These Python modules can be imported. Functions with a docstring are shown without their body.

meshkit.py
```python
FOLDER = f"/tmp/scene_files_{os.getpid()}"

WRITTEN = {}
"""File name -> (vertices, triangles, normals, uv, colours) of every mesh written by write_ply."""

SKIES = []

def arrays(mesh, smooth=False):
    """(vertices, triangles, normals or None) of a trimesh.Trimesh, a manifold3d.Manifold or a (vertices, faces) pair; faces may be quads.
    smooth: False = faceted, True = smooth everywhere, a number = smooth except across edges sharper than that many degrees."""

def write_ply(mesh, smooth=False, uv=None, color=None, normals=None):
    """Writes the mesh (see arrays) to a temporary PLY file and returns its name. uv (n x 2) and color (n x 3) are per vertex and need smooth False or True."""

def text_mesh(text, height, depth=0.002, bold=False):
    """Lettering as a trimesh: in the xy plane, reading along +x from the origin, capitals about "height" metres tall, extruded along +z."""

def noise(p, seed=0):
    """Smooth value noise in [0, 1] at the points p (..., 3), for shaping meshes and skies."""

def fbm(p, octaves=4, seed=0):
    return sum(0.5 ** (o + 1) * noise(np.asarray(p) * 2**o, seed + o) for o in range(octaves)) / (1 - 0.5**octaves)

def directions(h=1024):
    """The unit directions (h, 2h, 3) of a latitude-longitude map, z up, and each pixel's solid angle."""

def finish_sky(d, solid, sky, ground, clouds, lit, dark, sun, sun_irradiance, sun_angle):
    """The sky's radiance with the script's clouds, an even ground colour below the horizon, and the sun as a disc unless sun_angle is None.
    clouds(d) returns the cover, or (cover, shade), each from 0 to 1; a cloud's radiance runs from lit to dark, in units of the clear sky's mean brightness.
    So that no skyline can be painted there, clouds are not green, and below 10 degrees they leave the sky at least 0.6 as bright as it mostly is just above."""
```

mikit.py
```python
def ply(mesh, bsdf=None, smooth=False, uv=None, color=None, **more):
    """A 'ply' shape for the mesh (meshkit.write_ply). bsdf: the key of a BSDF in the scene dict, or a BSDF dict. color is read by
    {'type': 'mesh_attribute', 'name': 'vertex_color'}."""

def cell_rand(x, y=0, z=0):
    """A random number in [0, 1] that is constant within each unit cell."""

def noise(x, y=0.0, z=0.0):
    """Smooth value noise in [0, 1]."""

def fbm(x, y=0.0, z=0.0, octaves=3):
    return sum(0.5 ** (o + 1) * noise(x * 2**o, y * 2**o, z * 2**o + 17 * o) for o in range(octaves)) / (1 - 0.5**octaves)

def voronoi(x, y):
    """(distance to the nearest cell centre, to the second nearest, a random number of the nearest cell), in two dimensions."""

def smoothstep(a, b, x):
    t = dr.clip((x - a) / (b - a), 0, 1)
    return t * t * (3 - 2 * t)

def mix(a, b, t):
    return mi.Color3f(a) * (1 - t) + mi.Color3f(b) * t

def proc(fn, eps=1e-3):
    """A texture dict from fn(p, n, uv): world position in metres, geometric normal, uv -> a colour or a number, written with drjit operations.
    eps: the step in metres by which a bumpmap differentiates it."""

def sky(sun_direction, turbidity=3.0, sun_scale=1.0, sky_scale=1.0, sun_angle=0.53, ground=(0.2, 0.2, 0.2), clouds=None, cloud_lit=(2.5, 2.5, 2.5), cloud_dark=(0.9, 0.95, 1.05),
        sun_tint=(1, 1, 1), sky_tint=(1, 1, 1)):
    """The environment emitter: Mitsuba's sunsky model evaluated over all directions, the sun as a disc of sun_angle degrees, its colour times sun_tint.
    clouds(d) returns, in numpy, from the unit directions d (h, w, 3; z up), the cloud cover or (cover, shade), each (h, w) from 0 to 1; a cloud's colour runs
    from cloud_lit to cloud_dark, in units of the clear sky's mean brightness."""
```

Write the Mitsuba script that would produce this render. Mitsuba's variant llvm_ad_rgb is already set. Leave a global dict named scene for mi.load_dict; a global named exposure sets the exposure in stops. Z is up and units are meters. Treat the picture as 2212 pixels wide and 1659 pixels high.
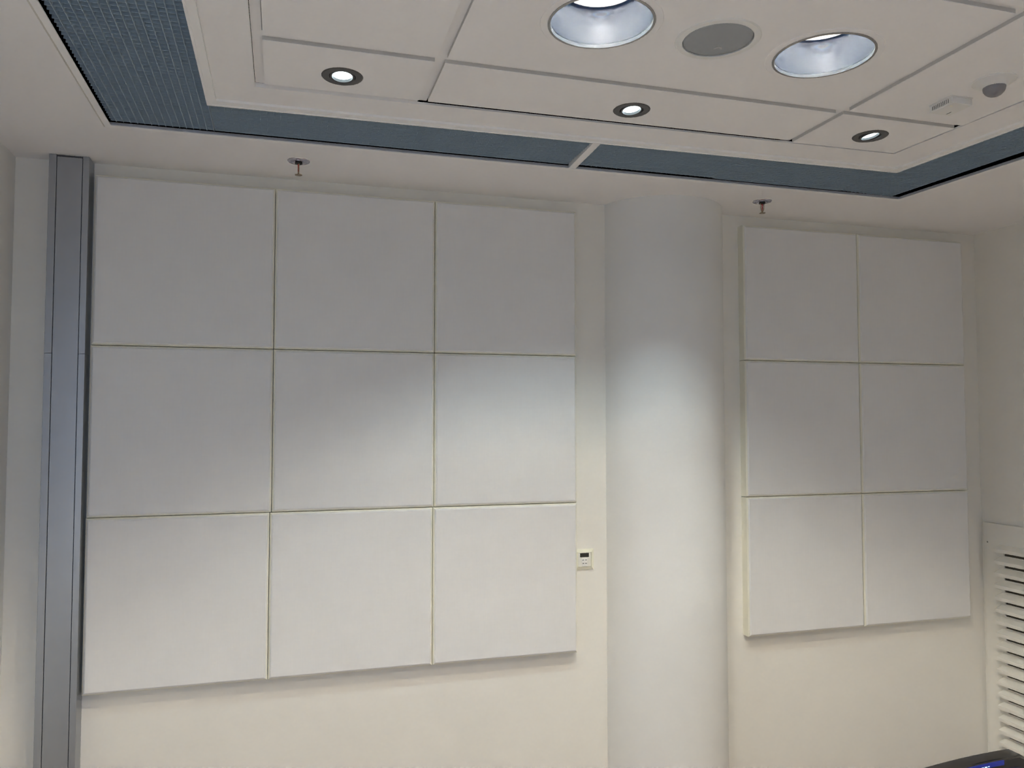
import math
import numpy as np
import trimesh
import shapely.geometry as sg
from shapely import affinity
from shapely.ops import unary_union
import drjit as dr
import mitsuba as mi
import mikit
from mikit import noise

T = mi.ScalarTransform4f
PI = math.pi
scene, labels = {}, {}

# ------------------------------------------------------------------ camera, sky, exposure
FLOOR = 0.0
CEIL = 2.55                      # visible underside of the ceiling
CAM = np.array([0.6433, -3.0219, 2.5 - 0.8606])
YAW, PITCH, ROLL = -0.2833, 0.0454, 0.0006


def camera_axes():
    cz, sz, cx, sx, cr, sr = math.cos(YAW), math.sin(YAW), math.cos(PITCH), math.sin(PITCH), math.cos(ROLL), math.sin(ROLL)
    rz = np.array([[cz, -sz, 0], [sz, cz, 0], [0, 0, 1]])
    rx = np.array([[1, 0, 0], [0, cx, -sx], [0, sx, cx]])
    ry = np.array([[cr, 0, sr], [0, 1, 0], [-sr, 0, cr]])
    return rz @ rx @ ry


AX = camera_axes()
scene['camera'] = {
    'type': 'perspective', 'fov_axis': 'x', 'fov': math.degrees(2 * math.atan(1106 / 1699.0)),
    'near_clip': 0.05, 'far_clip': 200.0,
    'to_world': T().look_at(origin=CAM.tolist(), target=(CAM + AX[:, 1]).tolist(), up=AX[:, 2].tolist()),
}
scene['sky'] = mikit.sky((0.3, 0.75, 0.55), turbidity=4.0, sun_scale=0.0, sky_scale=22.5, sky_tint=(0.84, 1.0, 1.36), ground=(0.7, 0.7, 0.7),
                         clouds=lambda d: 0.55 + 0 * d[..., 0], cloud_lit=(1.0, 1.06, 1.15), cloud_dark=(1.0, 1.05, 1.15))
exposure = 0.0
DOWNLIGHT = 7300.0                 # radiance of the small bright lamp in each large downlight
LAMP_TINT = (1.10, 0.97, 0.79)
GLOW = 6.0                       # radiance of the frosted disc above it
SPOT = (1.7, 1.7, 2.1)          # intensity of the three small spotlights
SPOT_TINT = (0.70, 0.86, 0.92)


# ------------------------------------------------------------------ helpers
def rgb(c):
    return {'type': 'rgb', 'value': list(map(float, c))}


def numbered(key):
    if not any(k == key or k.startswith(key + '__') for k in scene):
        return key
    n = 1
    while any(k == f'{key}_{n:03d}' or k.startswith(f'{key}_{n:03d}__') for k in scene):
        n += 1
    return f'{key}_{n:03d}'


def obj(name, mesh, mat, parent=None, smooth=False, label=None, **more):
    key = numbered((parent + '__' if parent else '') + name)
    scene[key] = mikit.ply(mesh, mat, smooth=smooth, **more)
    if label:
        labels[key] = {'label': label}
    return key


def again(name, source, parent, to_world, label=None):
    """The ply dict of SOURCE once more at another place."""
    key = numbered((parent + '__' if parent else '') + name)
    scene[key] = {**scene[source], 'to_world': to_world}
    return key


def thing(name, label, category, group=None):
    key = numbered(name)
    while key in labels:
        stem, n = (key[:-4], int(key[-3:])) if key[-4] == '_' and key[-3:].isdigit() else (key, 0)
        key = f'{stem}_{n + 1:03d}'
    labels[key] = {'label': label, 'category': category}
    if group:
        labels[key]['group'] = group
    return key


def struct(name, mesh, mat, label, smooth=False):
    key = obj(name, mesh, mat, smooth=smooth)
    labels[key] = {'label': label, 'kind': 'structure'}
    return key


def cat(*ms):
    return trimesh.util.concatenate([m for m in ms])


def box(x0, x1, y0, y1, z0, z1):
    m = trimesh.creation.box((x1 - x0, y1 - y0, z1 - z0))
    m.apply_translation(((x0 + x1) / 2, (y0 + y1) / 2, (z0 + z1) / 2))
    return m


def bevel_box(x0, x1, y0, y1, z0, z1, b):
    """A box whose twelve edges are cut off at 45 degrees: the hull of three shrunken boxes."""
    pts = []
    for sx, sy, sz in ((b, b, 0), (b, 0, b), (0, b, b)):
        for x in (x0 + sx, x1 - sx):
            for y in (y0 + sy, y1 - sy):
                for z in (z0 + sz, z1 - sz):
                    pts.append((x, y, z))
    return trimesh.convex.convex_hull(np.array(pts))


def extrude(poly, z0, z1):
    parts = [g for g in getattr(poly, 'geoms', [poly]) if g.area > 1e-9]
    ms = []
    for g in parts:
        m = trimesh.creation.extrude_polygon(g, z1 - z0, engine='earcut')
        m.apply_translation((0, 0, z0))
        ms.append(m)
    return cat(*ms)


def circle(x, y, r, n=96):
    return sg.Polygon([(x + r * math.cos(a), y + r * math.sin(a)) for a in np.linspace(0, 2 * PI, n, endpoint=False)])


def lathe(profile, n=72, closed=True):
    """Revolve (r, z) points about z."""
    p = np.array(profile, float)
    k = len(p)
    a = np.linspace(0, 2 * PI, n, endpoint=False)
    v = np.stack([p[None, :, 0] * np.cos(a)[:, None], p[None, :, 0] * np.sin(a)[:, None], np.broadcast_to(p[None, :, 1], (n, k))], -1).reshape(-1, 3)
    f = []
    for i in range(n):
        j = (i + 1) % n
        for q in range(k - 1):
            f.append((i * k + q, j * k + q, j * k + q + 1))
            f.append((i * k + q, j * k + q + 1, i * k + q + 1))
    m = trimesh.Trimesh(v, f, process=True)
    m.update_faces(m.nondegenerate_faces())
    return m


def moved(m, x=0, y=0, z=0):
    m = m.copy()
    m.apply_translation((x, y, z))
    return m


def tube(points, r, n=10):
    ms = []
    for a, b in zip(points[:-1], points[1:]):
        ms.append(trimesh.creation.cylinder(radius=r, segment=[a, b], sections=n))
    for p in points[1:-1]:
        s = trimesh.creation.icosphere(subdivisions=1, radius=r)
        s.apply_translation(p)
        ms.append(s)
    return cat(*ms)


# ------------------------------------------------------------------ materials
def two(b):
    return {'type': 'twosided', 'bsdf': b}


def matte(key, c):
    scene[key] = two({'type': 'diffuse', 'reflectance': rgb(c)})


def satin(key, c, rough=0.4, metallic=0.0, spec=0.4):
    scene[key] = two({'type': 'principled', 'base_color': rgb(c), 'roughness': rough, 'metallic': metallic, 'specular': spec})


def weave(p, n, uv):
    """Fine linen slubs of the panel fabric."""
    a = noise(p.x * 260.0, p.z * 24.0, 3.1)
    b = noise(p.x * 24.0, p.z * 260.0, 7.7)
    c = noise(p.x * 9.0, p.z * 9.0, 1.3)
    k = 0.972 + 0.015 * a + 0.015 * b + 0.025 * c
    return mi.Color3f(0.735, 0.735, 0.72) * k


def roller(p, n, uv):
    """Rolled wall paint."""
    k = 0.975 + 0.03 * noise(p.x * 5.0, p.y * 5.0, p.z * 5.0) + 0.015 * noise(p.x * 90.0, p.y * 90.0, p.z * 90.0)
    return mi.Color3f(0.78, 0.765, 0.705) * k


def board(p, n, uv):
    k = 0.98 + 0.025 * noise(p.x * 4.0, p.y * 4.0, 2.0) + 0.012 * noise(p.x * 120.0, p.y * 120.0, 5.0)
    return mi.Color3f(0.86, 0.85, 0.84) * k


def carpet(p, n, uv):
    k = 0.8 + 0.4 * noise(p.x * 140.0, p.y * 140.0, 0.0)
    return mi.Color3f(0.36, 0.30, 0.26) * k


def perforated(p, n, uv):
    """The speaker's perforated cover: fine dots too small to pick apart."""
    fx = p.x * 330.0 - dr.floor(p.x * 330.0) - 0.5
    fy = p.y * 330.0 - dr.floor(p.y * 330.0) - 0.5
    hole = mikit.smoothstep(0.36, 0.28, dr.sqrt(fx * fx + fy * fy))
    return mi.Color3f(0.36, 0.385, 0.405) * (1.0 - 0.35 * hole)


scene['fabric'] = two({'type': 'diffuse', 'reflectance': mikit.proc(weave)})
scene['wall_paint'] = two({'type': 'diffuse', 'reflectance': mikit.proc(roller)})
scene['board_paint'] = two({'type': 'diffuse', 'reflectance': mikit.proc(board)})
scene['carpet'] = two({'type': 'diffuse', 'reflectance': mikit.proc(carpet)})
scene['perforated'] = two({'type': 'diffuse', 'reflectance': mikit.proc(perforated)})
matte('panel_edge', (0.78, 0.765, 0.655))
matte('left_paint', (0.77, 0.77, 0.75))
matte('column_paint', (0.74, 0.745, 0.725))
matte('trim_white', (0.88, 0.875, 0.86))
matte('tee_white', (0.84, 0.83, 0.82))
matte('board_core', (0.56, 0.555, 0.54))
matte('edge_beige', (0.60, 0.585, 0.54))
matte('vent_dark', (0.075, 0.07, 0.058))
matte('void_black', (0.012, 0.012, 0.014))
satin('louvre_paint', (0.30, 0.375, 0.43), 0.5)
satin('post_grey', (0.37, 0.39, 0.42), 0.36, 0.9)
satin('post_groove', (0.06, 0.065, 0.075), 0.6)
satin('vent_white', (0.76, 0.745, 0.68), 0.45)
satin('cream_plastic', (0.83, 0.81, 0.66), 0.3)
satin('cream_inner', (0.80, 0.785, 0.70), 0.35)
satin('dark_plastic', (0.025, 0.025, 0.022), 0.25)
satin('print_dark', (0.16, 0.16, 0.15), 0.6)
satin('white_plastic', (0.80, 0.79, 0.75), 0.3)
satin('ring_dark', (0.085, 0.083, 0.082), 0.38, 0.5)
satin('ring_gap', (0.006, 0.006, 0.006), 0.6)
satin('gimbal_dark', (0.07, 0.07, 0.07), 0.3, 0.6)
satin('bezel_grey', (0.32, 0.31, 0.30), 0.3, 0.8)
satin('lens_grey', (0.21, 0.21, 0.225), 0.22)
satin('badge_grey', (0.55, 0.54, 0.52), 0.3, 0.4)
satin('brass', (0.32, 0.25, 0.17), 0.32, 0.9)
satin('bulb_red', (0.35, 0.012, 0.015), 0.12)
satin('led_cream', (0.9, 0.82, 0.6), 0.3)
satin('gloss_black', (0.012, 0.012, 0.013), 0.06, 0.0, 0.6)
satin('gloss_shell', (0.19, 0.19, 0.185), 0.05, 1.0)
satin('gloss_navy', (0.010, 0.013, 0.03), 0.08, 0.0, 0.6)
satin('table_pale', (0.66, 0.64, 0.62), 0.35)
satin('door_frame', (0.35, 0.36, 0.37), 0.4)
scene['chrome'] = two({'type': 'roughconductor', 'material': 'Cr', 'alpha': 0.12})
scene['reflector'] = two({'type': 'blendbsdf', 'weight': 0.045, 'satin': {'type': 'diffuse', 'reflectance': rgb((0.0135, 0.023, 0.044))},  # the blue of reflected daylight is put into the diffuse colour
                          'mirror': {'type': 'roughconductor', 'material': 'none', 'alpha': 0.07, 'specular_reflectance': rgb((0.72, 0.83, 0.97))}})
scene['pane'] = {'type': 'thindielectric'}

# ------------------------------------------------------------------ the room
XL, XR, YB, YF, TOP = -0.257, 3.915, 0.04, -4.5, 3.05
struct('floor', box(XL - 0.1, XR + 0.1, YF - 0.1, YB + 0.1, -0.1, 0), 'carpet', 'beige carpet floor')
struct('wall_back', box(XL - 0.1, XR + 0.1, YB, YB + 0.1, 0, TOP), 'wall_paint', 'cream painted wall that carries the panels')
struct('wall_left', box(XL - 0.1, XL, YF, YB, 0, TOP), 'left_paint', 'off-white painted wall at the left edge')
struct('wall_right', box(XR, XR + 0.1, YF, YB, 0, TOP), 'wall_paint', 'cream painted wall at the right edge')
# the window side behind the viewer
wins = [(-0.20, 0.40), (0.46, 1.06)]
WZ0, WZ1 = 0.30, 2.46
face = sg.box(XL, 0, XR, TOP)
for a, b in wins:
    face = face.difference(sg.box(a, WZ0, b, WZ1))
wf = extrude(face, 0, 0.1)
wf.apply_transform(np.array([[1, 0, 0, 0], [0, 0, -1, YF], [0, 1, 0, 0], [0, 0, 0, 1.0]]))
struct('wall_front', wf, 'wall_paint', 'painted wall with the windows, behind the viewer')
for i, (a, b) in enumerate(wins):
    w = f'window_{i + 1}'
    labels[w] = {'label': 'plain glazed window behind the viewer', 'kind': 'structure'}
    fr = sg.box(a, WZ0, b, WZ1).difference(sg.box(a + 0.04, WZ0 + 0.04, b - 0.04, WZ1 - 0.04))
    m = extrude(fr, 0, 0.05)
    m.apply_transform(np.array([[1, 0, 0, 0], [0, 0, -1, YF - 0.02], [0, 1, 0, 0], [0, 0, 0, 1.0]]))
    obj('frame', m, 'door_frame', w)
    v = np.array([(a + .04, YF - .045, WZ0 + .04), (b - .04, YF - .045, WZ0 + .04), (b - .04, YF - .045, WZ1 - .04), (a + .04, YF - .045, WZ1 - .04)])
    obj('pane', (v, np.array([[0, 1, 2], [0, 2, 3]])), 'pane', w)

# ------------------------------------------------------------------ ceiling
C = 'ceiling'
YE = -4.2      # far end of the island, behind the viewer
outer_slot = [(0.1225, YE), (0.1225, -0.386), (3.073, -0.388), (3.112, -0.92), (3.125, -1.5), (3.125, YE)]
isl = [(0.4235, YE + 0.3), (0.4235, -0.6486), (2.790, -0.688), (2.822, -1.176), (2.835, -1.7), (2.835, YE + 0.3)]
opening = [(0.559, YE + 0.44), (0.559, -0.7988), (2.648, -0.8326), (2.671, -1.305), (2.68, -1.8), (2.68, YE + 0.44)]
slot_poly, isl_poly, open_poly = sg.Polygon(outer_slot), sg.Polygon(isl), sg.Polygon(opening)
soffit = sg.box(XL, YF, XR, YB).difference(slot_poly.buffer(0.014, join_style=2))
struct(C, extrude(soffit, CEIL, CEIL + 0.012), 'board_paint', 'white suspended ceiling with a raised tile island and a louvred slot')
obj('frame_board', extrude(isl_poly.difference(open_poly), CEIL, CEIL + 0.006), 'board_paint', C)


# edge trims: flanges a few millimetres below the boards

def quad_strip(a, b, a2, b2):
    return sg.Polygon([a, b, b2, a2])


o2 = [(0.1045, YE - .02), (0.1045, -0.3665), (3.092, -0.3685), (3.130, -0.92), (3.143, -1.5), (3.143, YE - .02)]
i2 = [(0.4505, YE + 0.33), (0.4505, -0.682), (2.762, -0.717), (2.795, -1.18), (2.808, -1.7), (2.808, YE + 0.33)]
p2 = [(0.5835, YE + 0.46), (0.5835, -0.823), (2.624, -0.857), (2.647, -1.305), (2.656, -1.8), (2.656, YE + 0.46)]


def lining(inner, outer_, z0, z1, name, mat, thin=None):
    for k in range(len(inner) - 1):
        pl = quad_strip(inner[k], inner[k + 1], outer_[k], outer_[k + 1])
        obj(name, extrude(pl, z0, z1), mat, C)


lining(outer_slot, o2, CEIL - 0.0035, CEIL - 0.0004, 'slot_edge_trim', 'trim_white')
lining(isl, i2, CEIL - 0.0075, CEIL + 0.012, 'island_edge_trim', 'trim_white')
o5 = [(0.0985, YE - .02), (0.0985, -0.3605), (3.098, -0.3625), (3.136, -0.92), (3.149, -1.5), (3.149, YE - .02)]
lining(o2, o5, CEIL - 0.0012, CEIL, 'caulk_line', 'edge_beige')  # thin darker beige strip along the outer side of the slot trim
for pl_ in (sg.box(0.5555, YE + 0.45, 0.559, -0.7988), sg.Polygon([(0.5555, -0.7953), (1.0056, -0.8028), (1.0056, -0.8063), (0.5555, -0.7988)])):
    obj('opening_edge', extrude(pl_, CEIL - 0.001, CEIL + 0.0115), 'tee_white', C)
# a fine raised bead along the island's edge trim
i3 = [((a[0] + b[0]) / 2, (a[1] + b[1]) / 2) for a, b in zip(isl, i2)]
i4 = [((a[0] * 3 + b[0]) / 4, (a[1] * 3 + b[1]) / 4) for a, b in zip(isl, i2)]
lining(isl, i4, CEIL - 0.0095, CEIL - 0.0075, 'island_edge_bead', 'trim_white')

# tee bars (24 mm) and the boards that hang 11 mm below them
ZB, ZT = CEIL + 0.011, CEIL
T1, T2 = (1.0056, 1.0300), (2.2150, 2.2395)
bars_y = [-1.0815, -1.6805, -2.2805, -2.8805, -3.4805]


def right_edge(y):
    return float(np.interp(-y, [0.8326, 1.305, 1.8, 9], [2.648, 2.671, 2.68, 2.68]))


for a, b in (T1, T2):
    obj('tee_bar', box(a - 0.001, b + 0.001, YE + 0.45, -0.806, ZB, ZB + 0.03), 'tee_white', C)
for y in bars_y:
    for a, b in ((0.560, T1[0]), (T1[1], T2[0]), (T2[1], right_edge(y) - 0.002)):
        obj('tee_bar', box(a, b, y - 0.025, y + 0.001, ZB, ZB + 0.03), 'tee_white', C)
obj('tee_bar', box(0.560, 0.5845, YE + 0.45, -0.801, ZB, ZB + 0.03), 'tee_white', C)
far = sg.Polygon([(0.585, -0.7995), (1.005, -0.8065), (1.005, -0.831), (0.585, -0.824)])
obj('tee_bar', extrude(far, ZB, ZB + 0.03), 'tee_white', C)
obj('tee_bar', box(2.655, 2.6795, YE + 0.45, -1.75, ZB, ZB + 0.03), 'tee_white', C)

LIGHTS = [(1.334, -1.385), (1.933, -1.386)]
LIGHTS += [(1.334, -2.585), (1.933, -2.585)]  # unseen second row, added, its cutoff shaped to light the lower wall
SPEAKER = (1.634, -1.387)
SPOTS = [(0.784, -0.929), (1.6185, -0.934), (2.4465, -0.952)]
holes = [circle(x, y, 0.1225) for x, y in LIGHTS] + [circle(*SPEAKER, 0.084)] + [circle(x, y, 0.0355, 64) for x, y in SPOTS]
cut = unary_union(holes)
cols = [(0.5850, T1[0]), (T1[1], T2[0]), (T2[1], None)]
rows = [(-0.805, bars_y[0] + 0.0)] + [(bars_y[k] - 0.024, bars_y[k + 1]) for k in range(len(bars_y) - 1)] + [(bars_y[-1] - 0.024, YE + 0.446)]
for ci, (a, b) in enumerate(cols):
    for ri, (y1, y0) in enumerate(rows):
        g = 0.0012
        if ri == 0:
            if ci == 0:
                pl = sg.Polygon([(a, -0.8215), (b - g, -0.8285), (b - g, y0 + g), (a, y0 + g)])
            elif ci == 1:
                pl = sg.Polygon([(a + g, -0.8285), (b - g, -0.8465), (b - g, y0 + g), (a + g, y0 + g)])
            else:
                pl = sg.Polygon([(a + g, -0.8330), (2.640, -0.8390), (2.6525, y0 + g), (a + g, y0 + g)])
        else:
            xr = (b - g) if b else None
            if xr:
                pl = sg.Polygon([(a + g, y1 - g), (xr, y1 - g), (xr, y0 + g), (a + g, y0 + g)])
            else:
                pl = sg.Polygon([(a + g, y1 - g), (right_edge(y1) - 0.004, y1 - g), (right_edge(y0) - 0.004, y0 + g), (a + g, y0 + g)])
        whole = pl.difference(cut)
        face_key = obj('ceiling_board', extrude(whole, ZT, ZT + 0.0014), 'board_paint', C)
        obj('core', extrude(whole, ZT + 0.0014, ZT + 0.018), 'board_core', face_key)

# plenum: a dark box above everything that hangs
pl = cat(box(0.0, 3.3, YF + 0.05, -0.2, CEIL + 0.38, CEIL + 0.40), box(0.0, 0.01, YF + 0.05, -0.2, CEIL + 0.0125, CEIL + 0.38),
         box(3.29, 3.3, YF + 0.05, -0.2, CEIL + 0.0125, CEIL + 0.38), box(0.0, 3.3, -0.21, -0.2, CEIL + 0.0125, CEIL + 0.38))
obj('plenum_lining', pl, 'void_black', C)


def lattice(x0, x1, y0, y1, edge=(1, 1, 1, 1), main='x', p=0.02, t=0.0015, h=0.013):
    """Egg-crate louvre: main blades along one axis, cross blades 3 mm higher. edge: closing blade at left, right, near, far; an open side shows the cut blade ends."""
    out = []
    z0, z1 = CEIL + 0.004, CEIL + 0.004 + h
    zx, zy = (z0, z0 + 0.003) if main == 'x' else (z0 + 0.003, z0)
    xs = np.arange(x0 + (0 if edge[0] else 0.85 * p), x1 - 0.4 * p, p)
    ys = np.arange(y0 + (0 if edge[2] else 0.5 * p), y1 - 0.4 * p, p)
    for x in list(xs) + ([x1] if edge[1] else []):
        out.append(box(x - t / 2, x + t / 2, y0, y1, zy, z1))
    for y in list(ys) + ([y1] if edge[3] else []):
        out.append(box(x0, x1, y - t / 2, y + t / 2, zx, z1))
    return cat(*out, box(x0, x1, y0, y1, z1 - 0.001, z1))


obj('louvre_panel', lattice(0.1250, 0.4235, -2.0, -0.4010, (0, 1, 1, 1), 'y'), 'louvre_paint', C)
obj('louvre_panel', lattice(0.4265, 1.6140, -0.690, -0.4080), 'louvre_paint', C)
obj('louvre_panel', lattice(1.6455, 2.2030, -0.715, -0.4000, (1, 1, 1, 0)), 'louvre_paint', C)
obj('louvre_panel', lattice(2.2055, 2.7690, -0.725, -0.3950, (1, 1, 1, 0)), 'louvre_paint', C)
cm = lattice(2.7720, 3.0300, -2.0, -0.4020, (1, 1, 1, 1), 'y')
cm.apply_transform(trimesh.transformations.rotation_matrix(math.radians(3.4), (0, 0, 1), (2.772, -0.402, CEIL)))
# keep it turned a little askew, as it lies in its frame
obj('louvre_panel', cm, 'louvre_paint', C)
obj('louvre_panel', lattice(0.1285, 0.4235, YE + 0.02, -2.004, (0, 1, 1, 1), 'y', 0.06), 'louvre_paint', C)
obj('louvre_panel', lattice(2.845, 3.11, YE + 0.02, -2.02, (1, 1, 1, 1), 'y', 0.06), 'louvre_paint', C)
obj('louvre_panel', lattice(0.43, 2.83, YE + 0.02, YE + 0.28, (1, 1, 1, 1), 'y', 0.06), 'louvre_paint', C)
dv = sg.Polygon([(1.6235, -0.388), (1.6495, -0.388), (1.6375, -0.668), (1.6110, -0.668)])
obj('slot_divider', extrude(dv, CEIL - 0.003, CEIL + 0.02), 'trim_white', C)

# ------------------------------------------------------------------ acoustic wall panels
def add_panel(k, x0, x1, z0, z1, yb=YB, ye=0.001, yf=-0.0085, b=0.0105):
    """A fabric panel: the cream edge band (sides and the outer half of the bevel) and the face (inner bevel and front)."""
    g = 0.0011
    x0, x1, z0, z1 = x0 + g, x1 - g, z0 + g, z1 - g

    def rings(spec, caps):
        v, f = [], []
        for ins, y in spec:
            v += [(x0 + ins, y, z0 + ins), (x1 - ins, y, z0 + ins), (x1 - ins, y, z1 - ins), (x0 + ins, y, z1 - ins)]
        for r in range(len(spec) - 1):
            for q in range(4):
                a, c = r * 4 + q, r * 4 + (q + 1) % 4
                f += [(a, c, c + 4), (a, c + 4, a + 4)]
        q = (len(spec) - 1) * 4
        f += [(q, q + 1, q + 2), (q, q + 2, q + 3)] if caps == 'front' else [(0, 2, 1), (0, 3, 2)]
        return trimesh.Trimesh(np.array(v), np.array(f), process=False)

    mid = (b * 0.5, yf * 0.62 + ye * 0.38)
    scene[f'{k}__edge_band'] = mikit.ply(rings([(0, yb), (0, ye), mid], 'back'), 'panel_edge')
    scene[f'{k}__face'] = mikit.ply(rings([mid, (b, yf)], 'front'), 'fabric')


Z = [2.5, 1.9, 1.302, 0.7]
LX = [(-0.0005, 0.6077, 1.2085, 1.7985), (-0.002, 0.6075, 1.2078, 1.7983), (-0.004, 0.6015, 1.2040, 1.7982)]
row_w, col_w = ('top', 'middle', 'bottom'), ('left', 'centre', 'right')
extra = {(0, 0): 'by the post', (0, 1): 'under the sprinkler', (0, 2): 'by the column',
         (1, 0): 'by the post', (1, 1): 'amid the others', (1, 2): 'halfway by the column',
         (2, 0): 'by the post', (2, 1): 'at its lower edge', (2, 2): 'by the controller'}
for r in range(3):
    for c in range(3):
        k = thing('acoustic_panel', f'square white wall panel, {row_w[r]} {col_w[c]} of the block of nine, {extra[(r, c)]}', 'wall panel',
                  'fabric panels in the block of nine')
        add_panel(k, LX[r][c], LX[r][c + 1], Z[r + 1], Z[r])
RX = (2.585, 3.1868, 3.7925)
extra2 = {(0, 0): 'by the sprinkler', (0, 1): 'in the corner', (1, 0): 'halfway by the column',
          (1, 1): 'near the corner', (2, 0): 'by the column', (2, 1): 'by the vent'}
for r in range(3):
    for c in range(2):
        k = thing('acoustic_panel', f'square white wall panel, {row_w[r]} {("left", "right")[c]} of the block of six, {extra2[(r, c)]}', 'wall panel',
                  'fabric panels in the block of six')
        add_panel(k, RX[c], RX[c + 1], Z[r + 1], Z[r])

# ------------------------------------------------------------------ round column
k = thing('round_column', 'thick round painted column between the two blocks of wall panels', 'column')
n = 160
cx_, cy_, cr_ = 2.2155, 0.0903, 0.2758
lim = math.asin((cy_ - YB) / cr_)
ang = np.linspace(PI + lim, 2 * PI - lim, n)
ring = [(cx_ + cr_ * math.cos(a), cy_ + cr_ * math.sin(a)) for a in ang]
scene[k] = mikit.ply(extrude(sg.Polygon(ring), 0.0, CEIL), 'column_paint', smooth=20)

# ------------------------------------------------------------------ grey trunking post
k = thing('trunking_post', 'grey metal trunking post with two fine seams beside the left wall panels', 'post')
PX0, PX1, PY = -0.1335, -0.0112, -0.035
obj('body', box(PX0, PX1, PY + 0.006, YB, 0, CEIL - 0.0005), 'post_groove', k)
G0, G1 = -0.1105, -0.0315
for z0, z1 in ((0.0, 1.8652), (1.8658, CEIL - 0.0005)):
    obj('side_channel', bevel_box(PX0 - 0.001, G0 - 0.0012, PY, YB, z0, z1, 0.0008), 'post_grey', k)
    obj('side_channel', bevel_box(G1 + 0.0012, PX1 + 0.001, PY, YB, z0, z1, 0.0008), 'post_grey', k)
obj('cover', bevel_box(G0 + 0.0006, G1 - 0.0006, PY + 0.0005, PY + 0.02, 0, CEIL - 0.0075, 0.0006), 'post_grey', k)

# ------------------------------------------------------------------ wall controller
k = thing('wall_controller', 'small cream wall controller with a dark display beside the round column', 'thermostat')
wx0, wx1, wz0, wz1 = 1.8005, 1.8845, 1.0215, 1.1065


def frame_mesh():
    rings = [(0, YB), (0, YB - 0.004), (0.012, YB - 0.012), (0.0125, YB - 0.012), (0.0125, YB - 0.003)]
    v, f = [], []
    for ins, y in rings:
        v += [(wx0 + ins, y, wz0 + ins), (wx1 - ins, y, wz0 + ins), (wx1 - ins, y, wz1 - ins), (wx0 + ins, y, wz1 - ins)]
    for r in range(len(rings) - 1):
        for q in range(4):
            a, c = r * 4 + q, r * 4 + (q + 1) % 4
            f += [(a, c, c + 4), (a, c + 4, a + 4)]
    return trimesh.Trimesh(np.array(v), np.array(f), process=False)


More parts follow.
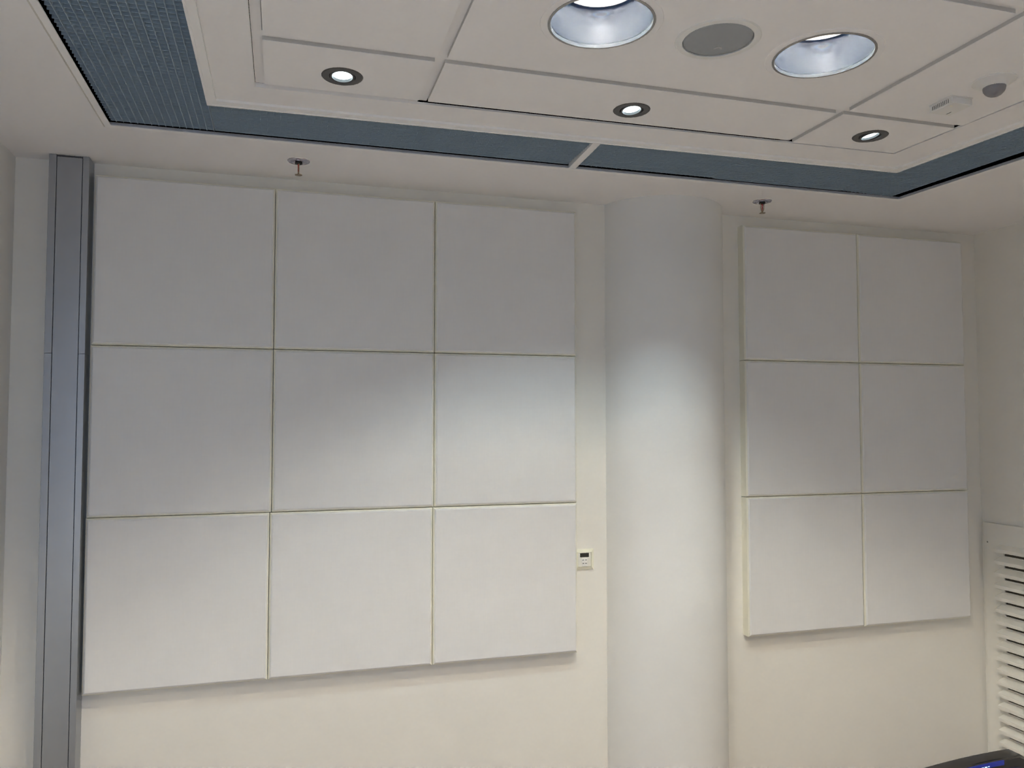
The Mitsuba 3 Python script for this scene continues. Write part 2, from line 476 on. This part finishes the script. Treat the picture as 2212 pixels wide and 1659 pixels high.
obj('frame', frame_mesh(), 'cream_plastic', k)
cx0, cx1, cz0, cz1 = wx0 + 0.0135, wx1 - 0.0135, wz0 + 0.0135, wz1 - 0.0135
obj('cover', bevel_box(cx0, cx1, YB - 0.0105, YB, cz0, cz1, 0.0012), 'cream_inner', k)
obj('display', bevel_box(1.8225, 1.8610, YB - 0.0115, YB - 0.009, 1.0745, 1.0910, 0.0004), 'dark_plastic', k, label='dark display window')
lb = obj('keypad', bevel_box(1.8300, 1.8535, YB - 0.0122, YB - 0.009, 1.0365, 1.0690, 0.0006), 'white_plastic', k)
for bx in (1.8318, 1.8440):
    for bz in (1.0535, 1.0395):
        obj('button', bevel_box(bx, bx + 0.0078, YB - 0.0136, YB - 0.012, bz, bz + 0.0060, 0.0004), 'white_plastic', lb)
        obj('legend', box(bx, bx + 0.0078, YB - 0.0126, YB - 0.0121, bz + 0.0082, bz + 0.0112), 'print_dark', lb)

# ------------------------------------------------------------------ slatted vent on the right wall
k = thing('slatted_vent', 'white slatted vent panel fixed to the right wall', 'vent')
VX = 3.9
vy1, vz1 = 0.018, 1.1445
vent = sg.box(-1.25, 0.05, vy1, vz1)
SL_N, PITCH_S, Z_FIRST = 19, 0.0559, 1.0335
openings = []
for i in range(SL_N):
    zt = Z_FIRST - i * PITCH_S
    if zt - 0.04 > 0.06:
        openings.append(sg.box(-1.15, zt - 0.0345, -0.092, zt - 0.0215))
plate = extrude(vent.difference(unary_union(openings)), 0, 0.006)
M4 = np.array([[0, 0, -1, VX + 0.006], [1, 0, 0, 0], [0, 1, 0, 0], [0, 0, 0, 1.0]])
plate.apply_transform(M4)
obj('plate', plate, 'vent_white', k)
obj('backing', box(VX + 0.006, XR, -1.24, vy1 - 0.008, 0.06, vz1 - 0.01), 'vent_dark', k)


def slat_mesh(zt):
    # top face slopes down and outwards, then a lip; its left end is cut back
    pro = [(VX, zt + 0.0165), (VX - 0.027, zt - 0.001), (VX - 0.0285, zt - 0.003), (VX - 0.0285, zt - 0.0175), (VX - 0.0255, zt - 0.0185), (VX, zt - 0.0145)]
    ya, yb2 = -1.18, -0.062
    v, f = [], []
    for y, tilt in ((ya, 0), (yb2, 0.012)):
        for (x, z) in pro:
            v.append((x, y - (tilt if x > VX - 0.01 else 0), z))
    m = len(pro)
    for q in range(m):
        a, c = q, (q + 1) % m
        f += [(a, c, c + m), (a, c + m, a + m)]
    for q in range(1, m - 1):
        f += [(0, q + 1, q), (m, m + q, m + q + 1)]
    t_ = trimesh.Trimesh(np.array(v), np.array(f), process=False)
    t_.fix_normals()
    return t_


first = obj('slat', slat_mesh(Z_FIRST), 'vent_white', k)
for i in range(1, SL_N):
    if Z_FIRST - i * PITCH_S > 0.08:
        again('slat', first, k, T().translate([0, 0, -i * PITCH_S]))
sc = lathe([(0, 0), (0.0036, 0), (0.003, 0.0018), (0, 0.002)], 16)
sc.apply_transform(np.array([[0, 0, -1, VX], [0, 1, 0, -0.004], [-1, 0, 0, 1.0525], [0, 0, 0, 1.0]]))
obj('screw', sc, 'print_dark', k)

# ------------------------------------------------------------------ large downlights
flange = lathe([(0.1215, 0.0), (0.1225, -0.0015), (0.1395, -0.0015), (0.1415, 0.0), (0.1215, 0.002)], 128)
bezel = lathe([(0.1165, 0.004), (0.1175, -0.0035), (0.1205, -0.0045), (0.1232, -0.0035), (0.1235, 0.002), (0.1165, 0.006)], 128)
refl = lathe([(0.1170, 0.001), (0.1172, 0.02), (0.1160, 0.045), (0.1110, 0.070), (0.1020, 0.0865), (0.0900, 0.0885)], 128)
can = lathe([(0.1235, 0.0), (0.126, 0.02), (0.126, 0.12), (0.0, 0.12)], 64)
ringm = lathe([(0.0905, 0.0875), (0.0895, 0.0830), (0.0870, 0.0830), (0.0860, 0.0945)], 96)
DISC_R, DISC_H, LAMP_R, LAMP_H = 0.087, 0.0935, 0.012, (0.077, 0.077, 0.061, 0.061)


def down_disc(r, h, n=64):
    a = np.linspace(0, 2 * PI, n, endpoint=False)
    v = np.vstack([np.stack([r * np.cos(a), r * np.sin(a), np.full(n, h)], -1), [[0, 0, h]]])
    f = np.array([(n, (i + 1) % n, i) for i in range(n)])
    return v, f


proto = None
wl = ['with its lamp glowing white, left of the round speaker', 'with blue reflection coloured into its bowl, right of the round speaker']
for i, (x, y) in enumerate(LIGHTS):
    lab = wl[i] if i < 2 else f'added unseen over the viewer in a second row, {("left", "right")[i % 2]} one'
    k = thing('downlight', f'large round downlight {lab}', 'ceiling light', 'large mirrored downlights')
    tw = T().translate([x, y, CEIL])
    if proto is None:
        proto = k
        for nm, m, mat, sm in (('flange', flange, 'board_paint', 30), ('bezel', bezel, 'bezel_grey', 40), ('reflector', refl, 'reflector', 60),
                               ('housing', can, 'void_black', 30), ('inner_ring', ringm, 'white_plastic', 30)):
            scene[f'{k}__{nm}'] = {**mikit.ply(m, mat, smooth=sm), 'to_world': tw}
        scene[f'{k}__diffuser'] = {**mikit.ply(down_disc(DISC_R, DISC_H), 'white_plastic'), 'to_world': tw,
                                   'emitter': {'type': 'area', 'radiance': rgb(np.array(LAMP_TINT) * GLOW)}}
        a = np.linspace(0, PI, 15)
        bulb_m = lathe([(0.0, -LAMP_R)] + [(LAMP_R * math.sin(t), -LAMP_R * math.cos(t)) for t in a[1:-1]] + [(0.0, LAMP_R)], 32)
        if np.einsum('ij,ij->', bulb_m.face_normals, bulb_m.triangles_center) < 0:
            bulb_m.invert()
        lamp_ply = mikit.ply(bulb_m, 'white_plastic', smooth=True)
    else:
        for nm in ('flange', 'bezel', 'reflector', 'housing', 'inner_ring', 'diffuser'):
            scene[f'{k}__{nm}'] = {**scene[f'{proto}__{nm}'], 'to_world': tw}
    scene[f'{k}__lamp'] = {**lamp_ply, 'to_world': tw @ T().translate([0, 0, LAMP_H[i]]),
                           'emitter': {'type': 'area', 'radiance': rgb(np.array(LAMP_TINT) * DOWNLIGHT * (1, 1, 1.0, 1.0)[i])}}
    obj('lamp_holder', moved(trimesh.creation.cylinder(0.006, 0.04, sections=16), x, y, CEIL + LAMP_H[i] + 0.029), 'white_plastic', k)
    labels[f'{k}__reflector'] = {'label': 'mirrored bowl with reflected blue put into its colour'}

# ------------------------------------------------------------------ small spotlights
s_ring = lathe([(0.0345, 0.010), (0.0345, -0.001), (0.0365, -0.0022), (0.0520, -0.0022), (0.0545, 0.0), (0.0545, 0.001)], 96)
s_can = lathe([(0.0345, 0.010), (0.0350, 0.045), (0.0, 0.045)], 48)
s_gim = lathe([(0.0268, 0.006), (0.0272, -0.0015), (0.0322, -0.0015), (0.0328, 0.002), (0.0328, 0.018), (0.0268, 0.012)], 72)
s_lamp = lathe([(0.0, 0.0018), (0.012, 0.0020), (0.022, 0.0035), (0.0268, 0.006)], 48)
if s_lamp.face_normals[np.argmin(s_lamp.triangles_center[:, 2])][2] > 0:
    s_lamp.invert()
sp_lab = ['nearest the left edge of the ceiling island', 'in front of the middle of the ceiling island', 'in the right corner board of the ceiling island']
tilt = [(6, (1, 0, 0)), (7, (1, 0.4, 0)), (9, (0.6, 1, 0))]
fp = None
for i, (x, y) in enumerate(SPOTS):
    k = thing('spotlight', f'small dark-ringed spotlight {sp_lab[i]}', 'spotlight', 'small dark-rimmed spotlights')
    tw = T().translate([x, y, CEIL])
    tg = tw @ T().rotate(list(map(float, tilt[i][1])), -tilt[i][0])
    if fp is None:
        fp = k
        scene[f'{k}__rim'] = {**mikit.ply(s_ring, 'ring_dark', smooth=35), 'to_world': tw}
        scene[f'{k}__housing'] = {**mikit.ply(s_can, 'ring_gap', smooth=35), 'to_world': tw}
        scene[f'{k}__gimbal'] = {**mikit.ply(s_gim, 'gimbal_dark', smooth=35), 'to_world': tg}
        sl = mikit.ply(s_lamp, 'white_plastic', smooth=True)
        scene[f'{k}__lamp'] = {**sl, 'to_world': tg, 'emitter': {'type': 'area', 'radiance': rgb(np.array(SPOT_TINT) * 6.0)}}
    else:
        for nm, t_ in (('rim', tw), ('housing', tw), ('gimbal', tg), ('lamp', tg)):
            scene[f'{k}__{nm}'] = {**scene[f'{fp}__{nm}'], 'to_world': t_}
    o = np.array([x, y, CEIL - 0.004])
    aim = np.array(((0.10, -0.36, -1.0), (0.03, 0.0, -1.0), (0.0, -0.36, -1.0))[i])
    scene[f'spot_beam_{i + 1:03d}'] = {'type': 'spot', 'intensity': rgb(np.array(SPOT_TINT) * SPOT[i]), 'beam_width': 46.0, 'cutoff_angle': 57.0,
                                       'to_world': T().look_at(origin=o.tolist(), target=(o + aim).tolist(), up=[0, 1, 0])}

# ------------------------------------------------------------------ ceiling speaker
k = thing('ceiling_speaker', 'round grey ceiling speaker with a white rim between the two large downlights', 'speaker')
tw = T().translate([SPEAKER[0], SPEAKER[1], CEIL])
scene[f'{k}__rim'] = {**mikit.ply(lathe([(0.0830, 0.003), (0.0835, -0.003), (0.0850, -0.0038), (0.0985, -0.0030), (0.1015, -0.0005), (0.1015, 0.0002), (0.0830, 0.004)], 128), 'white_plastic', smooth=35), 'to_world': tw}
gr = [(0.0, -0.0045), (0.05, -0.0043), (0.075, -0.0030), (0.0815, -0.0005), (0.0820, 0.004)]
scene[f'{k}__grille'] = {**mikit.ply(lathe(gr, 128), 'perforated', smooth=True), 'to_world': tw}
scene[f'{k}__gap'] = {**mikit.ply(lathe([(0.0815, 0.0035), (0.0845, 0.0035), (0.0845, 0.006), (0.0, 0.006)], 96), 'ring_gap', smooth=30), 'to_world': tw}
bd = sg.Polygon([(-0.0105, 0.004), (-0.003, -0.0085), (0.006, -0.0085), (0.0115, 0.000), (0.009, 0.0022), (0.003, -0.0045), (-0.002, -0.0045), (-0.0065, 0.006)])
bm = extrude(bd, -0.0058, -0.0040)
scene[f'{k}__badge'] = {**mikit.ply(bm, 'badge_grey'), 'to_world': T().translate([1.6520, -1.3560, CEIL])}
labels[f'{k}__badge'] = {'label': 'small pale chevron badge'}

# ------------------------------------------------------------------ sprinklers
esc = lathe([(0.0, -0.004), (0.0175, -0.004), (0.0178, -0.0015), (0.027, -0.0015), (0.0285, -0.0035), (0.0375, -0.0022), (0.0390, 0.0), (0.0, 0.0)], 72)
cup = lathe([(0.0, -0.0045), (0.0125, -0.0045), (0.0125, -0.0105), (0.0075, -0.012), (0.0, -0.012)], 32)
dfl = []
for q in range(12):
    a = q * PI / 6
    w = sg.Polygon([(0.003 * math.cos(a - .4), 0.003 * math.sin(a - .4)), (0.0125 * math.cos(a - .19), 0.0125 * math.sin(a - .19)),
                    (0.0125 * math.cos(a + .19), 0.0125 * math.sin(a + .19)), (0.003 * math.cos(a + .4), 0.003 * math.sin(a + .4))])
    dfl.append(w)
dfl = extrude(unary_union(dfl + [circle(0, 0, 0.0055, 24)]), -0.0505, -0.0490)
yoke = cat(tube([(-0.0085, 0, -0.011), (-0.0088, 0, -0.027), (-0.0075, 0, -0.0365), (-0.0028, 0, -0.0445)], 0.0016),
           tube([(0.0085, 0, -0.011), (0.0088, 0, -0.027), (0.0075, 0, -0.0365), (0.0028, 0, -0.0445)], 0.0016),
           moved(lathe([(0, -0.0495), (0.0038, -0.0495), (0.0030, -0.044), (0.0022, -0.0385), (0, -0.0385)], 20)))
bulb = lathe([(0, -0.0390), (0.0012, -0.0385), (0.0024, -0.036), (0.0024, -0.018), (0.0034, -0.0165), (0.0034, -0.0115), (0, -0.0115)], 20)
fs = None
for (x, y, rot, lab) in ((0.6860, -0.1890, 100.0, 'edge-on frame, above the nine wall panels'), (2.5545, -0.1965, 14.0, 'open frame and red bulb, right of the round column')):
    k = thing('sprinkler', f'small fire sprinkler with chrome collar, {lab}', 'sprinkler', 'ceiling sprinklers')
    tw = T().translate([x, y, CEIL]) @ T().rotate([0, 0, 1], rot)
    for nm, m, mat, sm in (('collar', esc, 'chrome', 30), ('socket', cup, 'ring_gap', 30), ('yoke', yoke, 'brass', 30), ('bulb', bulb, 'bulb_red', 40), ('deflector', dfl, 'brass', False)):
        scene[f'{k}__{nm}'] = {**(mikit.ply(m, mat, smooth=sm) if fs is None else scene[f'{fs}__{nm}']), 'to_world': tw}
    fs = fs or k
    labels[f'{k}__bulb'] = {'label': 'red glass bulb'}

# ------------------------------------------------------------------ motion sensor and ceiling sensor box
k = thing('motion_sensor', 'round white motion sensor with a grey dome lens on the ceiling', 'motion sensor')
tw = T().translate([2.4700, -1.3900, CEIL])
scene[f'{k}__base'] = {**mikit.ply(lathe([(0.0, -0.019), (0.0275, -0.019), (0.0300, -0.0165), (0.0400, -0.0080), (0.0500, -0.0060), (0.0530, -0.0035), (0.0530, 0.0), (0.0, 0.0)], 96), 'white_plastic', smooth=40), 'to_world': tw}
a = np.linspace(0, PI / 2, 12)
scene[f'{k}__lens'] = {**mikit.ply(lathe([(0.0278, -0.0185)] + [(0.0278 * math.cos(t), -0.0195 - 0.0245 * math.sin(t)) for t in a], 64), 'lens_grey', smooth=True), 'to_world': tw}
labels[f'{k}__lens'] = {'label': 'grey dome lens'}

k = thing('sensor_box', 'small square white ceiling sensor box with vent slots below the motion sensor', 'sensor')
bx0, bx1, by0, by1 = 2.4375, 2.5100, -1.2835, -1.2020
obj('base', bevel_box(bx0 - 0.0008, bx1 + 0.0008, by0 - 0.0008, by1, CEIL - 0.003, CEIL, 0.0006), 'white_plastic', k)
obj('cover', bevel_box(bx0, bx1, by0, by1, CEIL - 0.022, CEIL - 0.003, 0.0018), 'white_plastic', k)
for q in range(10):
    yy = by0 + 0.012 + q * 0.0062
    obj('slot', box(bx0 - 0.0006, bx0 + 0.001, yy, yy + 0.0026, CEIL - 0.0175, CEIL - 0.0065), 'print_dark', k)
for dx in (0.012, 0.018):
    obj('light', bevel_box(bx0 + dx, bx0 + dx + 0.0025, by0 + 0.018, by0 + 0.022, CEIL - 0.0226, CEIL - 0.0215, 0.0003), 'led_cream', k)
obj('catch', box(bx1 - 0.022, bx1 - 0.019, by1 - 0.026, by1 - 0.008, CEIL - 0.0224, CEIL - 0.0215), 'print_dark', k)

# ------------------------------------------------------------------ table and the glossy black monitor
k = thing('meeting_table', 'added pale table for bounce light and support, unseen just below the picture', 'table')  # unseen, added to bounce light upwards and carry the monitor
obj('top', bevel_box(-0.20, 1.98, -2.75, -1.50, 0.70, 0.73, 0.004), 'table_pale', k)
for lx in (-0.1, 1.85):
    for ly in (-2.65, -1.65):
        obj('leg', bevel_box(lx, lx + 0.05, ly, ly + 0.05, 0.0, 0.70, 0.003), 'door_frame', k)

k = thing('monitor', 'glossy black monitor with an arched top edge in the bottom right corner', 'monitor')
mx0, mx1 = 1.33, 1.8260


def arch(x):
    """Height of the top edge: gently arched, falling to the left."""
    u = (x - mx0) / (mx1 - mx0)
    return 1.0885 - 0.075 * (1 - u) ** 2.0


xs = np.concatenate([np.linspace(mx0, mx1 - 0.008, 24)])
prof = [(x, arch(x)) for x in xs] + [(mx1 - 0.0035, arch(mx1) - 0.0012), (mx1, arch(mx1) - 0.006), (mx1 + 0.0075, 0.80), (mx1 - 0.01, 0.785), (mx0 + 0.01, 0.785), (mx0, 0.80)]
MP = sg.Polygon(prof)


def slab(poly, y0, y1, b):
    """Extrude along y with a chamfered front rim."""
    inner = poly.buffer(-b, join_style=1)
    rings = []
    nn = 160
    mid, back = poly.buffer(-0.3 * b, join_style=1), poly.buffer(-b, join_style=1)
    for pl_, y in ((back, y1), (mid, y1 - 0.3 * b), (poly, y1 - b), (poly, y0 + b), (mid, y0 + 0.3 * b), (inner, y0)):
        L = pl_.exterior
        c0 = pl_.centroid
        pts = []
        for a_ in np.linspace(0, 2 * PI, nn, endpoint=False):
            d = (math.cos(a_), math.sin(a_))
            ln = sg.LineString([(c0.x, c0.y), (c0.x + d[0] * 2, c0.y + d[1] * 2)]).intersection(L)
            g = ln if ln.geom_type == 'Point' else list(ln.geoms)[-1]
            pts.append((g.x, y, g.y))
        rings.append(pts)
    v = np.array([p for r in rings for p in r] + [(MP.centroid.x, y1, MP.centroid.y), (MP.centroid.x, y0, MP.centroid.y)])
    f = []
    for r in range(5):
        for q in range(nn):
            a_, c_ = r * nn + q, r * nn + (q + 1) % nn
            f += [(a_, c_, c_ + nn), (a_, c_ + nn, a_ + nn)]
    e = len(v)
    for q in range(nn):
        f += [(e - 2, (q + 1) % nn, q), (e - 1, 5 * nn + q, 5 * nn + (q + 1) % nn)]
    t_ = trimesh.Trimesh(v, f, process=False)
    t_.fix_normals()
    return t_


obj('casing', slab(MP, -1.990, -1.961, 0.004), 'gloss_shell', k, smooth=40)
obj('bezel', slab(MP.buffer(-0.0032, join_style=1), -1.9906, -1.985, 0.0004), 'gloss_black', k, smooth=25)
scr = affinity.translate(MP.buffer(-0.016, join_style=1), 0, 0)
obj('screen', slab(scr, -1.9914, -1.985, 0.0005), 'gloss_navy', k, smooth=25)
obj('stand', cat(bevel_box(1.53, 1.63, -1.970, -1.950, 0.735, 0.82, 0.003), bevel_box(1.45, 1.71, -2.06, -1.87, 0.73, 0.742, 0.003)), 'gloss_black', k)
strip_x = np.linspace(1.701, 1.777, 9)  # a blue screen's reflection, built as a glowing strip with glowing marks
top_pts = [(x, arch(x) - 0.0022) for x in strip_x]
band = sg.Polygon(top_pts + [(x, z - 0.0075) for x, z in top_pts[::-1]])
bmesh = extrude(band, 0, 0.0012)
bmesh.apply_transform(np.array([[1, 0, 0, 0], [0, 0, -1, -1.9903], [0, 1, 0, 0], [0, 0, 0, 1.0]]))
key = obj('status_strip', bmesh, 'gloss_navy', k, emitter={'type': 'area', 'radiance': rgb((0.003, 0.012, 0.17))}, label='blue reflection built as a glowing strip with pale marks')
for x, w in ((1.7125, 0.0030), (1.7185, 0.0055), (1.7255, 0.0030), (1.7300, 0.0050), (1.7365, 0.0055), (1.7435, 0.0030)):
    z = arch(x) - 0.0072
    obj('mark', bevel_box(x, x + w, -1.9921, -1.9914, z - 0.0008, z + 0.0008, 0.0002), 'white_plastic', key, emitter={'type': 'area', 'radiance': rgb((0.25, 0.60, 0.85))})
